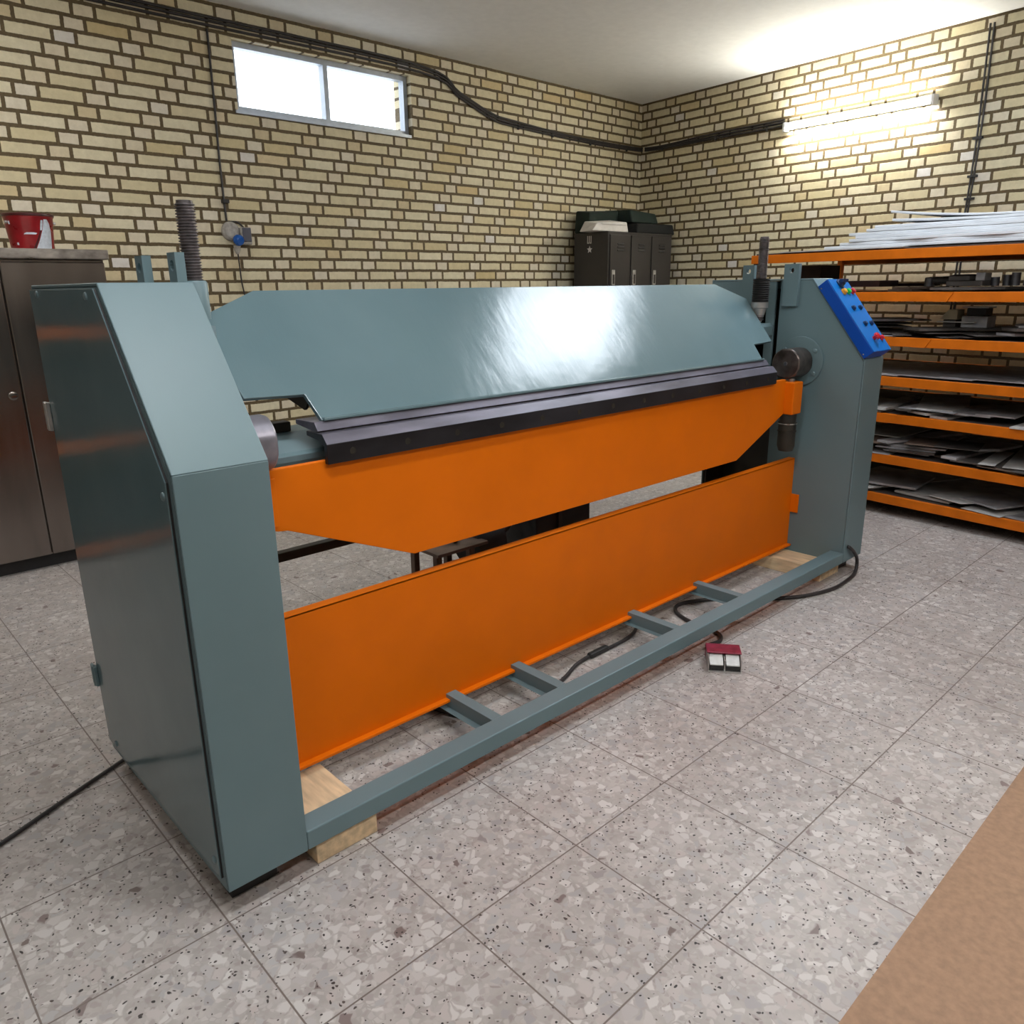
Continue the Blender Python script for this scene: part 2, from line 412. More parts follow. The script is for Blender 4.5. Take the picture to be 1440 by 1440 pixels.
# ------------------------------------------------------------------ the folding machine
L, CW, D0, ZB, H1, HT, SL = 3.3275, .219, .887, .048, 1.096, 1.484, .3035
MX = (CW+L)/2
MS, MO = .98444, Vector((-.00851, -.02531, .02278))      # machine scaled about the camera position, which lifts its base to block height
fm = thing('folding_machine', 'long grey blue and orange sheet metal folding machine standing on wooden blocks', 'machine', (MX, .44, 0))
FB = Vector((MX, .44, 0)); fm.location = FB*MS+MO; fm.scale = (MS, MS, MS)
def mir(x, s): return x if s == 0 else 2*MX-x
def xr(a, b, s): return (a, b) if s == 0 else (2*MX-b, 2*MX-a)
PROF = [(0, ZB), (0, H1), (SL, HT), (D0, HT), (D0, ZB)]
for s in (0, 1):
    g = G(); T = .008
    # wrapped front, slope, top and rear sheet
    ox0, ox1 = xr(0.004, CW, s)
    inner = [(T, ZB), (T, H1-.003), (SL+.002, HT-T), (D0-T, HT-T), (D0-T, ZB)]
    n = len(PROF)
    for i in range(n-1):
        a, b, c, d = PROF[i], PROF[i+1], inner[i+1], inner[i]
        g.hexa([(ox0, *a), (ox1, *a), (ox1, *b), (ox0, *b), (ox0, *d), (ox1, *d), (ox1, *c), (ox0, *c)])
    col = g.done('side_column', 'grey', fm, FB, .0025)
    # outer sheet
    x0, x1 = xr(0.004, .010, s)
    g = G(); g.prism([(T+.001, ZB), (T+.001, H1-.004), (SL+.002, HT-T-.001), (D0-T-.001, HT-T-.001), (D0-T-.001, ZB)], 'x', x0, x1)
    g.done('outer_sheet', 'grey', col, FB)
    # inner sheet: front strip to the full height, rear strip at the top only, slot between
    x0, x1 = xr(CW-.009, CW-.001, s)
    g = G(); g.prism([(T+.001, ZB), (T+.001, H1-.004), (SL+.002, HT-T-.001), (.474, HT-T-.001), (.474, ZB)], 'x', x0, x1)
    g.prism([(.640, .86), (.640, HT-T-.001), (D0-T-.001, HT-T-.001), (D0-T-.001, .86)], 'x', x0, x1)
    g.done('inner_sheet', 'grey', col, FB)
    # guide bars in the slot
    x0, x1 = xr(CW-.028, CW-.012, s)
    g = G(); g.box(x0, x1, .506, .556, .90, HT-T-.002); g.done('guide_bar', 'grey', col, FB, .002)
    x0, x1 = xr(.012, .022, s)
    g = G(); g.box(x0, x1, .33, D0-.024, ZB+.01, HT-.05); lx0, lx1 = xr(.012, CW-.012, s); g.box(lx0, lx1, D0-.0235, D0-.0135, ZB+.01, HT-.05); g.done('lining_shade', 'brownblack', col, FB)  # dark sheets painting the shade inside the open column
    # feet
    for fy in (.06, D0-.12):
        x0, x1 = xr(.03, CW-.065, s)
        g = G(); g.box(x0, x1, fy, fy+.07, -.0229, ZB+.004); g.done('foot', 'black', col, FB)
    # lifting lugs with a hole
    for (ya, yb, za) in (((.37, .45, 1.35), (.62, .686, 1.36)) if s else ((.400, .450, 1.40), (.632, .686, 1.40))):
        x0, x1 = xr(CW, CW+.024, s)
        yc, zc, rr, zt = (ya+yb)/2, 1.525, .0135, 1.556
        g = G(); m_ = 16
        circ = [(yc+rr*math.cos(2*PI*k/m_), zc+rr*math.sin(2*PI*k/m_)) for k in range(m_)]
        # plate with a hole: quads between the hole and the outline
        outl = []
        for k in range(m_):
            a = 2*PI*k/m_; dy, dz = math.cos(a), math.sin(a)
            t_ = min(((yb-yc) if dy > 0 else (yc-ya))/abs(dy) if abs(dy) > 1e-6 else 9, ((zt-zc) if dz > 0 else .03)/abs(dz) if abs(dz) > 1e-6 else 9)
            outl.append((yc+dy*t_, zc+dz*t_))
        corners = [(yb, zt), (ya, zt), (ya, zc-.03), (yb, zc-.03)]
        for xx in (x0, x1):
            C_ = [g.bm.verts.new((xx, *p)) for p in circ]; O_ = [g.bm.verts.new((xx, *p)) for p in outl]
            for k in range(m_): g.face([C_[k], C_[(k+1) % m_], O_[(k+1) % m_], O_[k]])
            for cn in corners:
                best = min(range(m_), key=lambda k: abs((outl[k][0]+outl[(k+1) % m_][0])/2-cn[0])+abs((outl[k][1]+outl[(k+1) % m_][1])/2-cn[1]))
                if abs(outl[best][0]-cn[0])+abs(outl[best][1]-cn[1]) > 1e-5 and abs(outl[(best+1) % m_][0]-cn[0])+abs(outl[(best+1) % m_][1]-cn[1]) > 1e-5:
                    g.face([O_[best], O_[(best+1) % m_], g.bm.verts.new((xx, *cn))])
        for k in range(m_):
            p, q = circ[k], circ[(k+1) % m_]
            g.face([g.bm.verts.new((x0, *p)), g.bm.verts.new((x0, *q)), g.bm.verts.new((x1, *q)), g.bm.verts.new((x1, *p))])
        for (p, q) in (((ya, zc-.03), (ya, zt)), ((ya, zt), (yb, zt)), ((yb, zt), (yb, zc-.03))):
            g.face([g.bm.verts.new((x0, *p)), g.bm.verts.new((x0, *q)), g.bm.verts.new((x1, *q)), g.bm.verts.new((x1, *p))])
        if za < zc-.03-.01: g.box(x0, x1, ya, yb, za, zc-.03)
        bmesh.ops.remove_doubles(g.bm, verts=g.bm.verts[:], dist=1e-5)
        g.done('lifting_lug', 'grey', col, FB)

cols = [o for o in fm.children if o.name.startswith('side_column')]
left_col, right_col = cols[0], cols[1]
# left side cover with its hinges and screws
g = G()
g.prism([(.026, ZB+.030), (.026, H1-.018), (SL+.012, HT-.012), (D0-.006, HT-.012), (D0-.006, ZB+.030)], 'x', -.003, .0035)
cover = g.done('side_cover', 'grey_cover', left_col, FB, .0012)
g = G(); g.prism([(.0275, ZB+.0315), (.0275, H1-.0185), (SL+.0125, HT-.0128), (SL+.0105, HT-.0128), (.0240, H1-.0177), (.0240, ZB+.0315)], 'x', -.0005, .0042)
g.done('cover_gap', 'black', left_col, FB)
for (yy, z0, z1) in ((.935, 1.085, 1.165), (.925, .272, .338)):
    g = G(); g.box(-.012, -.004, D0-.012, D0+.030, z0, z1); g.cyl((-.008, D0+.002, z0), (-.008, D0+.002, z1), .008, 12)
    g.done('hinge', 'zinc' if z0 > .5 else 'grey', left_col, FB, .001)
for (yy, zz) in ((.80, 1.460), (.37, 1.455), (.045, 1.045), (.80, .10), (.05, .12)):
    g = G(); g.ringed((-.003, yy, zz), (-1, 0, 0), [(0, .010), (.003, .009), (.005, .004), (.005, 0)], 14)
    g.done('screw_head', 'grey', left_col, FB, smooth=True)

# clamping beam: sloped face plate with its wings, back plate and web
PN = Vector((0, -.359, .311)).normalized()
def pz(y): return 1.104+(y-.355)*(.359/.311)
def pp(x, y): return (x, y, pz(y))
HALF = [(1.2135, .355), (1.2285, .416), (1.408, .421), (1.440, .602), (1.235, .666)]
poly = [pp(MX+a, y) for a, y in HALF]+[pp(MX-a, y) for a, y in HALF[::-1]]
g = G(); g.slab(poly, PN*-.014); cb = g.done('clamp_beam', 'grey_plate', fm, FB, .002)
g = G(); g.box(MX-1.235, MX+1.235, .655, .670, 1.26, 1.447)
for i in range(6):
    x = MX-1.2+i*.48; g.prism([(.44, 1.182), (.654, 1.262), (.654, 1.425)], 'x', x-.005, x+.005)
g.done('beam_back', 'brownblack', cb, FB)
for sx in (-1, 1):
    g = G(); xx = MX+sx*1.196; g.prism([(.440, 1.172), (.600, 1.157), (.600, 1.150), (.479, 1.119), (.470, 1.125)], 'x', xx-.004, xx+.004); g.done('end_gusset', 'brownblack', cb, FB)
g = G(); g.box(MX-1.2128, MX+1.2128, .344, .356, 1.103, 1.112); g.done('lower_lip', 'grey_plate', cb, FB, .002)
# clamping blade (grey bevelled bar under the plate)
g = G(); g.prism([(.334, 1.078), (.352, 1.102), (.46, 1.0995), (.46, 1.086), (.345, 1.0735)], 'x', MX-1.242, MX+1.242)
g.done('clamping_blade', 'lilac', fm, FB, .0012)
# lower jaw table
g = G(); g.prism([(.375, 1.012), (.39, 1.020), (.55, 1.047), (.66, 1.047), (.66, .78), (.40, .92), (.375, .995)], 'x', CW+.001, L-.001)
jt = g.done('jaw_table', 'grey', fm, FB, .002)
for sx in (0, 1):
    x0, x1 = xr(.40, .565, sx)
    g = G(); g.box(x0, x1, .556, .60, 1.0475, 1.078); g.done('jaw_void_shade', 'brownblack', jt, FB, .004)  # added dark block standing in for the shaded void at the jaw
g = G(); g.prism([(.43, 1.0695), (.52, 1.0695), (.52, 1.0485), (.43, 1.034)], 'x', MX-1.16, MX+1.16)
g.done('lower_jaw_blade', 'steel_grey', fm, FB, .001)

# folding apron (orange) with brackets, folding blade with bolts
g = G()
ap = [(.345, .998), (.345, .832), (.37, .824), (.40, .820), (.822, .648), (2*MX-.822, .648), (2*MX-.404, .824), (2*MX-.404, .998)]
g.prism(ap, 'y', .306, .328)
apr = g.done('folding_apron', 'orange', fm, FB, .002)
for s in (0, 1):
    x0, x1 = xr(.313, .4035, s)
    if s == 0:
        g = G(); g.box(.345, .374, .3015, .3056, .840, .975); g.done('end_strip', 'orange', apr, FB, .001)
    if s: g = G(); g.box(x0, x1, .258, .345, .822, .985); g.done('apron_bracket', 'orange', apr, FB, .006)
    xc = mir(.358, s)
    if s: g = G(); g.ringed((xc, .302, .822), (0, 0, -1), [(0, .041), (.045, .041), (.046, .047), (.052, .047), (.053, .044), (.085, .044), (.086, .047), (.092, .047), (.093, .044), (.165, .044), (.192, .036), (.20, .0)], 28)
    if s: bo = g.done('adjusting_bolt', 'brownblack', apr, FB, smooth=True)
    if s: g = G(); g.ringed((xc, .302, .8215-.047), (0, 0, -1), [(0, .0475), (.005, .0475)], 28); g.done('bolt_ring', 'bright', bo, FB, smooth=True)
    if s: g = G(); g.cyl((xc, .302, .984), (xc, .302, 1.0), .018, 18); g.done('hinge_pin', 'bright', apr, FB, smooth=True)
    # pivot boss with milled flats, and its flange
    xa, xb = mir(CW, s), mir(CW+.155, s); dx = 1 if s == 0 else -1
    g = G(); circ = []
    for k in range(36):
        a = 2*PI*k/36; y = .076*math.cos(a); z = .076*math.sin(a)
        circ.append((.332+max(y, -.0735), 1.072+min(max(z, -.0735), .0735)))
    g.prism(circ, 'x', xa+dx*.0145, xb)
    bs_ = g.done('pivot_boss', 'boss' if s else 'boss_grey', fm, FB, .006, smooth=True)
    g = G(); g.ringed((xb+dx*.0003, .332, 1.072), (dx, 0, 0), [(0, .011), (.003, .009), (.004, 0)], 16); g.done('centre_mark', 'steel_grey', bs_, FB, smooth=True)
    g = G(); g.ringed((xa+dx*.0003, .332, 1.075), (dx, 0, 0), [(0, .125), (.013, .125), (.014, .124)], 48)
    g.done('pivot_flange', 'grey', fm, FB, .0015, smooth=True)
    for a in (35, 145, 215, 325):
        yy = .332+.100*math.cos(math.radians(a)); zz = 1.075+.100*math.sin(math.radians(a))
        g = G(); g.ringed((xa+dx*.0142, yy, zz), (dx, 0, 0), [(0, .012), (.007, .012), (.009, .008), (.009, 0)], 6)
        g.done('flange_bolt', 'grey', fm, FB)
g = G(); g.prism([(.2885, .989), (.2885, 1.045), (.3125, 1.0715), (.400, 1.0715), (.400, 1.059), (.334, 1.052), (.3055, 1.04), (.3055, .989)], 'x', MX-1.2425, MX+1.2425)
fb = g.done('folding_blade', 'steel_dark', fm, FB, .0012)
g = G(); g.prism([(.2889, 1.0462), (.3122, 1.0720), (.398, 1.0721), (.398, 1.0724), (.3120, 1.0725), (.2884, 1.0464)], 'x', MX-1.2420, MX+1.2420); g.done('blade_top', 'lilac', fb, FB, label='lilac grey ground top of the blade')
for i in range(13):
    x = MX-1.16+i*2.32/12
    g = G(); g.ringed((x, .2883, 1.018), (0, -1, 0), [(0, .0105), (.0008, .0105), (.0008, .0068), (-.006, .0068), (-.006, 0)], 18)
    g.done('blade_bolt', 'brownblack', fb, FB, smooth=True)

# lower front panel, base beam, ties, rear tie
g = G(); g.box(CW+.001, L-.001, .314, .324, .085, .566).box(CW+.001, L-.001, .314, .350, .559, .5665).box(CW+.001, L-.001, .292, .324, .078, .0875)
lp = g.done('lower_panel', 'orange', fm, FB, .0015)
g = G(); g.box(L-.010, L-.0012, .270, .3135, .27, .37); g.done('panel_tab', 'orange', lp, FB, .001)
g = G(); g.box(CW+.0005, L-.0005, 0.0, .072, ZB, .104); g.done('base_beam', 'grey', fm, FB, .004)
for x in (.952, 1.262, 1.955, 2.448):
    g = G(); g.box(x-.021, x+.021, .0725, .84, ZB+.008, .102).box(x-.045, x-.0205, .0725, .84, ZB+.008, .055)
    g.done('cross_tie', 'grey', fm, FB, .002)
g = G(); g.box(CW+.001, L-.001, .842, .876, ZB+.008, .102); g.done('rear_base_beam', 'grey', fm, FB, .002)
g = G(); g.box(CW+.001, L-.001, .80, .835, .548, .581); g.done('rear_tie_bar', 'brownblack', fm, FB, .002)

# lifting screws
for s in (0, 1):
    xc = mir(.312, s)
    prof = [(0, .022)]; h = 0.0; zb_ = 1.28 if s else 1.40; top = 1.690
    ln = top-zb_-.012
    while h < ln: prof += [(h+.0012, .0255), (h+.003, .0255), (h+.0045, .0215), (h+.0066, .0215)]; h += .0075
    prof += [(top-zb_-.012, .0205), (top-zb_, .0205)]
    g = G(); g.ringed((xc, .534, zb_), (0, 0, 1), prof, 20); sc = g.done('lifting_screw', 'screw', fm, FB, smooth=True)
    if s:
        g = G(); pr = []
        for k in range(11): pr += [(k*.0108, .044), (k*.0108+.005, .038)]
        pr.append((.116, .044))
        g.ringed((xc, .534, 1.371), (0, 0, 1), pr, 24); g.done('bellows', 'black', sc, FB, smooth=True)
    else:
        g = G(); g.ringed((xc, .534, 1.39), (0, 0, 1), [(0, .034), (.095, .034), (.10, .030)], 24); g.done('screw_sleeve', 'grey', sc, FB, smooth=True)
    g = G(); g.ringed((xc, .534, 1.341), (0, 0, 1), [(0, .042), (.03, .042)], 24 if s else 6); g.ringed((xc, .534, 1.27), (0, 0, 1), [(0, .014), (.07, .036)], 20)
    g.done('screw_nut', 'zinc' if s else 'grey', sc, FB, .001, smooth=True)
    x0, x1 = xr(CW+.001, .37, s)
    g = G(); g.prism([(.50, 1.20), (.50, 1.245), (.515, 1.262), (.62, 1.262), (.62, 1.20)], 'x', x0, x1); g.done('screw_bracket', 'grey', fm, FB, .002)

# control box on the slope of the right column
us = Vector((0, -.616, -.788)); nn = Vector((0, -.788, .616)); q0 = Vector((0, .262, 1.4335))
q0 = Vector((0, SL, HT))+us*.052
xa, xb = L-.012, L+.192; th = .058; ln = .432
def cp(x, a, b): return tuple(Vector((x, 0, 0))+q0+us*a+nn*b)
g = G(); g.hexa([cp(xa, 0, .001), cp(xb, 0, .001), cp(xb, ln, .001), cp(xa, ln, .001), cp(xa, 0, th), cp(xb, 0, th), cp(xb, ln, th), cp(xa, ln, th)])
cbx = g.done('control_box', 'blue', fm, FB, .003)
g = G(); g.hexa([cp(xa+.002, .002, th+.0003), cp(xb-.002, .002, th+.0003), cp(xb-.002, ln-.002, th+.0003), cp(xa+.002, ln-.002, th+.0003), cp(xa+.002, .002, th+.0025), cp(xb-.002, .002, th+.0025), cp(xb-.002, ln-.002, th+.0025), cp(xa+.002, ln-.002, th+.0025)])
g.done('control_face', 'blue_face', cbx, FB)
def knob(name, x, a, mat, r, h, label=None, mush=False):
    g = G(); c = Vector(cp(x, a, th+.0028))
    if mush: g.ringed(c, nn, [(0, r*.55), (h*.5, r*.55), (h*.52, r), (h*.85, r*.95), (h, r*.6), (h*1.02, 0)], 18)
    else: g.ringed(c, nn, [(0, r*1.2), (.004, r*1.2), (.004, r), (h*.9, r*.92), (h, r*.75), (h, 0)], 18)
    g.done(name, mat, cbx, FB, smooth=True, label=label)
g = G(); c0 = Vector(cp(L+.085, .032, th+.0028)); g.ringed(c0, nn, [(0, .026), (.006, .026), (.007, .019), (.022, .017), (.024, 0)], 20)
c1 = c0+nn*.024; g.box(c1.x-.030, c1.x+.030, c1.y-.010, c1.y+.010, c1.z-.006, c1.z+.010)
g.done('rotary_switch', 'knob_dark', cbx, FB, .001, label='black rotary switch handle')
for i, (c_, nm) in enumerate((('yellow_btn', 'amber'), ('green_btn', 'green'), ('red_btn', 'red'))):
    knob('push_button', L+.070+i*.046, .080, c_, .0145, .016, nm+' push button')
for x, a in ((L+.062, .178), (L+.138, .178), (L+.080, .272), (L+.150, .272)):
    knob('selector_knob', x, a, 'knob_dark', .0115, .012, 'dark blue selector knob')
knob('emergency_stop', L+.075, .358, 'red_btn', .0185, .030, 'red mushroom stop button', True)
knob('selector_knob', L+.116, .352, 'knob_dark', .007, .012)
knob('push_button', L+.152, .362, 'red_btn', .012, .016, 'small red push button')
for x, a in ((xa-.0006, .02), (xa-.0006, ln-.02)):
    g = G(); g.ringed(Vector(cp(x, a, .012)), (-1, 0, 0), [(0, .004), (.002, .003), (.002, 0)], 10); g.done('box_screw', 'bright', cbx, FB, smooth=True)
for a, b in ((ln+.0004, .02), (ln+.0004, .045)):
    pass

# ------------------------------------------------------------------ wooden blocks, pedal, cables, cardboard
w1 = G().box(.237, .425, -.010, .30, 0, .0695).done('wooden_block', 'wood', None, (.33, .17, 0), .003, rootmesh=True)
tag(w1, 'pale sawn timber block under the beam beside the left grey column', 'wood block', 'timber blocks under the machine')
w2 = G().box(3.106, 3.315, .014, .40, 0, .0695).done('wooden_block', 'wood', None, (3.21, .2, 0), .003, rootmesh=True)
tag(w2, 'pale sawn timber block under the beam beside the right grey column', 'wood block', 'timber blocks under the machine')

ped = thing('foot_pedal', 'double foot pedal with two pale treads and crimson guard on the floor', 'foot pedal', (1.955, -.155, 0), math.atan2(-.79, .61))
# local x = along the width, local y = away from the viewer
g = G(); g.box(-.064, .064, -.042, .085, 0, .006).box(-.064, -.060, -.040, .085, .006, .058).box(.060, .064, -.040, .085, .006, .058).box(-.0025, .0025, -.036, .03, .006, .05)
g.done('pedal_frame', 'zinc', ped, bevel=.001)
for s in (-1, 1):
    x0, x1 = sorted((s*.006, s*.057))
    g = G(); g.prism([(-.036, .010), (-.036, .028), (.03, .054), (.03, .010)], 'x', x0, x1); pb = g.done('pedal_body', 'black', ped, bevel=.001)
    g = G(); g.hexa([(x0, -.038, .0295), (x1, -.038, .0295), (x1, .022, .0530), (x0, .022, .0530), (x0, -.038, .0335), (x1, -.038, .0335), (x1, .022, .0570), (x0, .022, .0570)])
    g.done('pedal_tread', 'pedal_white', pb)
g = G(); g.box(-.067, .067, .006, .088, .0585, .064).box(-.067, .067, .084, .088, .006, .0585); g.done('guard', 'pedal_red', ped, bevel=.002)

r_ = .0095
pc = [(1.995, -.075, .035), (2.05, -.022, .020), (2.135, -.020, r_), (2.19, .012, r_), (2.215, .085, r_), (2.222, .20, r_), (2.272, .300, r_), (2.37, .329, r_), (2.534, .240, r_), (2.734, .053, r_), (2.855, -.029, r_), (3.05, -.085, r_), (3.25, -.08, r_), (3.345, -.062, r_), (3.392, -.048, .030), (3.388, -.045, .075), (3.345, -.044, .118), (3.305, -.036, .150), (3.300, -.029, .152)]
c = G().tube(pc, r_-.0005, 10).done('pedal_cable', 'cable', None, (2.5, .1, 0), smooth=True, rootmesh=True)
tag(c, 'dark cable looping from the right column under the beam to the foot pedal', 'cable')
c = G().tube([(1.36, .20, r_), (1.45, .225, r_), (1.55, .262, r_), (1.65, .275, r_), (1.76, .268, r_), (1.87, .272, r_), (1.975, .30, r_), (2.09, .39, r_), (2.16, .56, r_), (2.15, .75, r_)], .0075, 10).done('floor_cable', 'cable', None, (1.8, .4, 0), smooth=True, rootmesh=True)
tag(c, 'dark cable curving on the floor under the middle of the orange panel', 'cable')
c = G().box(1.635, 1.75, .258, .284, .004, .024).done('cable_connector', 'black', c, (1.8, .4, 0), .006)
c = G().tube([(.915, .52, .017), (.935, .40, .016), (.966, .312, .015), (1.008, .215, .012)], .014, 10).done('rubber_hose', 'black', None, (.95, .35, 0), smooth=True, rootmesh=True)
tag(c, 'short thick black hose lying under the orange panel near the left', 'hose')
c = G().tube([(-1.9, -.02, .009), (-1.2, .26, .009), (-.75, .48, .009), (-.363, .66, .009), (-.15, .765, .009), (.012, .842, .009), (.06, .862, .012)], .0062, 10).done('floor_cable', 'cable', None, (-.5, .6, 0), smooth=True, rootmesh=True)
tag(c, 'black cable running along the floor to the rear foot of the left column', 'cable')
c = G().box(-.9, 2.9, -2.9, -1.169, .0005, .006).done('cardboard_sheet', 'cardboard', None, (1, -2, 0), rootmesh=True)
c.data.transform(Matrix.Identity(4)); tag(c, 'brown cardboard sheet lying flat on the floor at the front', 'cardboard')

# drive unit standing behind the machine
du = thing('motor_unit', 'black electric motor and gearbox on a low stand behind the machine', 'motor', (1.95, 1.09, 0)); B = Vector((1.9, 1.05, 0))
g = G(); g.box(1.33, 1.62, .88, 1.16, .335, .35); [g.box(x, x+.03, y, y+.03, .02, .335) for x in (1.36, 1.55) for y in (.93, 1.10)]
g.done('stand', 'sheet_brown', du, B, .002)
g = G(); g.ringed((1.60, 1.02, .30), (1, 0, 0), [(0, .05), (.004, .10), (.03, .115), (.16, .115), (.18, .09), (.2, .04)], 28); g.box(1.62, 1.76, .95, 1.09, .02, .22)
g.done('motor', 'black', du, B, smooth=True)
g = G(); g.box(1.93, 2.32, .88, 1.18, .02, .50); gb = g.done('gearbox', 'black', du, B, .006)
g = G(); g.box(2.075, 2.10, .868, .879, .05, .49); g.done('cover_strip', 'locker', gb, B)
g = G(); g.box(1.40, 2.34, .86, 1.20, .0, .02); g.done('base_plate', 'brownblack', du, B)
g = G(); g.tube([(1.50, .97, .355), (1.46, .95, .41), (1.52, .93, .435), (1.58, .95, .43), (1.63, 1.0, .40)], .012, 8); g.done('hose', 'black', du, B, smooth=True)
g = G(); g.tube([(1.76, 1.0, .40), (1.83, .97, .43), (1.90, .95, .42), (1.94, .94, .39)], .010, 8); g.done('hose', 'black', du, B, smooth=True)
g = G(); g.cyl((1.74, 1.03, .26), (1.92, 1.03, .38), .03, 16); g.done('shaft', 'steel_grey', du, B, smooth=True)
c = G().tube([(2.36, 1.03, .15), (2.6, 1.02, .10), (2.80, 1.06, .012), (2.92, 1.2, .009), (2.95, 1.6, .009), (2.70, 1.9, .009)], .009, 8).done('floor_cable', 'cable', None, (2.7, 1.3, 0), smooth=True, rootmesh=True)
tag(c, 'black cable on the floor behind the machine, right of the motor', 'cable')

# ------------------------------------------------------------------ stainless cabinet and paint can
cab = thing('steel_cabinet', 'brushed stainless steel cupboard at the back wall behind the left column', 'cabinet', (.36, 3.38, 0)); B = cab.location
g = G(); g.box(-.15, .855, 3.10, 3.66, .075, 1.630); g.done('carcass', 'stainless', cab, B, .003)
g = G(); g.box(-.13, .835, 3.13, 3.64, 0, .074); g.done('plinth', 'black', cab, B)
for x0, x1 in ((-.148, .357), (.363, .853)):
    g = G(); g.box(x0, x1, 3.078, 3.0985, .078, 1.618); d = g.done('door', 'stainless', cab, B, .006)
    hx = x1-.05 if x0 < 0 else x0+.05
    if x0 < 0:
        g = G(); g.ringed((.315, 3.0778, .955), (0, -1, 0), [(0, .022), (.006, .022), (.009, .014), (.009, 0)], 20); g.done('lock', 'stainless', d, B, smooth=True)
g = G(); g.box(-.17, .875, 3.055, 3.662, 1.631, 1.682); g.done('cap', 'stain_cap', cab, B, .006)
can = thing('paint_can', 'red paint can with pale label standing on the stainless cupboard', 'paint can', (.590, 3.36, 1.683)); B = can.location
g = G(); g.ringed(B, (0, 0, 1), [(0, .098), (.004, .100), (.165, .116), (.168, .119), (.182, .119), (.184, .112), (.176, .108)], 40); g.done('body', 'can_red', can, B, smooth=True)
g = G(); g.ringed(B+Vector((0, 0, .170)), (0, 0, 1), [(0, .1195), (.004, .123), (.012, .123), (.015, .119)], 40); g.done('rim', 'can_dark', can, B, smooth=True)
def can_patch(name, rows, mat, off):
    g = G(); L_ = []
    for h, a0, a1 in rows:
        a0 -= 16; a1 -= 16; r = .100+.016*(h/.165)+off
        L_.append([g.bm.verts.new(B+Vector((r*math.cos(math.radians(a0+(a1-a0)*k/8)), r*math.sin(math.radians(a0+(a1-a0)*k/8)), h))) for k in range(9)])
    for p, q in zip(L_, L_[1:]):
        for k in range(8): g.face([p[k], p[k+1], q[k+1], q[k]])
    g.done(name, mat, can, B, smooth=True)
can_patch('label_patch', [(.004, -78, -28), (.05, -66, -27), (.10, -56, -28), (.135, -52, -33), (.155, -50, -40)], 'can_white', .0012)
can_patch('label_stripe', [(.004, -86, -80), (.05, -73, -68), (.10, -62, -58)], 'can_dark', .0010)
can_patch('label_stripe', [(.10, -62, -57), (.13, -60, -54), (.15, -58, -53)], 'can_white', .0010)
can_patch('label_flourish', [(.078, -104, -74), (.085, -100, -70), (.088, -96, -78)], 'can_white', .0009)
can_patch('label_flourish', [(.128, -142, -136), (.145, -142, -136)], 'can_white', .0009)
can_patch('label_flourish', [(.025, -128, -122), (.038, -128, -122)], 'can_white', .0009)
for sx in (-1, 1):
    g = G(); g.ringed(B+Vector((sx*.108, -.03, .14)), (sx, -.3, 0), [(0, .008), (.012, .007), (.013, 0)], 12); g.done('handle_ear', 'zinc', can, B, smooth=True)

# ------------------------------------------------------------------ locker in the corner
lk = thing('locker', 'dark grey three door steel locker in the brick corner', 'locker', (5.66, 3.4, 0)); B = lk.location
g = G(); g.box(5.18, 6.145, 3.205, 3.62, .0, 1.935); g.done('body', 'locker', lk, B, .004)
for i, (x0, x1) in enumerate(((5.200, 5.486), (5.506, 5.800), (5.818, 6.125))):
    g = G(); g.box(x0, x1, 3.192, 3.204, .06, 1.908); d = g.done('door', 'locker', lk, B, .003)
    g = G(); hx = x0+.045
    g.box(hx-.022, hx+.022, 3.187, 3.1918, 1.465, 1.600); hd = g.done('handle_plate', 'grey_plastic', d, B, .002)
    g = G(); g.box(hx-.014, hx+.014, 3.185, 3.1868, 1.476, 1.560); g.done('handle_recess', 'locker', hd, B, .002)
    for k in range(3):
        g = G(); zz = 1.83-k*.028; xc = (x0+x1)/2; g.prism([(3.184, zz-.004), (3.1918, zz-.007), (3.1918, zz+.007)], 'x', xc-.045, xc+.045); g.done('vent_louvre', 'black', d, B)
g = G(); st = []
for k in range(10):
    a = PI/2+k*PI/5; rr = .034 if k % 2 == 0 else .015
    st.append((3.425-rr*math.cos(a), 1.785+rr*math.sin(a)))
g.prism(st, 'x', 5.1775, 5.1795); g.done('star_sticker', 'card_white', lk, B)
g = G()
for k in (-1, 0, 1):
    g.box(5.1775, 5.1795, 3.43+k*.021-.004, 3.43+k*.021+.004, 1.845-abs(k)*.0, 1.905)
g.box(5.1775, 5.1795, 3.405, 3.4254, 1.838, 1.847).box(5.1775, 5.1795, 3.4346, 3.455, 1.838, 1.847); g.done('letter_sticker', 'card_white', lk, B)
c = G().hexa([(5.00, 3.24, 1.937), (5.50, 3.23, 1.937), (5.52, 3.45, 1.937), (5.06, 3.45, 1.937), (5.07, 3.24, 2.005), (5.48, 3.235, 2.025), (5.48, 3.44, 2.055), (5.12, 3.44, 2.03)]).done('folded_cardboard', 'card_white', None, (5.32, 3.36, 1.937), .008, rootmesh=True)
f_ = G().box(5.12, 5.46, 3.2275, 3.2345, 1.998, 2.003).done('fold_line', 'card_white', c, (5.32, 3.36, 1.937)); 
tag(c, 'pale folded cardboard pack on top of the locker at its left', 'cardboard')
c = G().hexa([(5.64, 3.24, 1.937), (6.24, 3.24, 1.937), (6.24, 3.66, 1.937), (5.64, 3.66, 1.937), (5.66, 3.25, 2.025), (6.22, 3.25, 2.032), (6.22, 3.65, 2.032), (5.66, 3.65, 2.03)]).done('folded_cloth', 'black_cloth', None, (5.95, 3.45, 1.937), .012, rootmesh=True)
tag(c, 'black folded cloth lying flat on the locker top at its right', 'cloth')
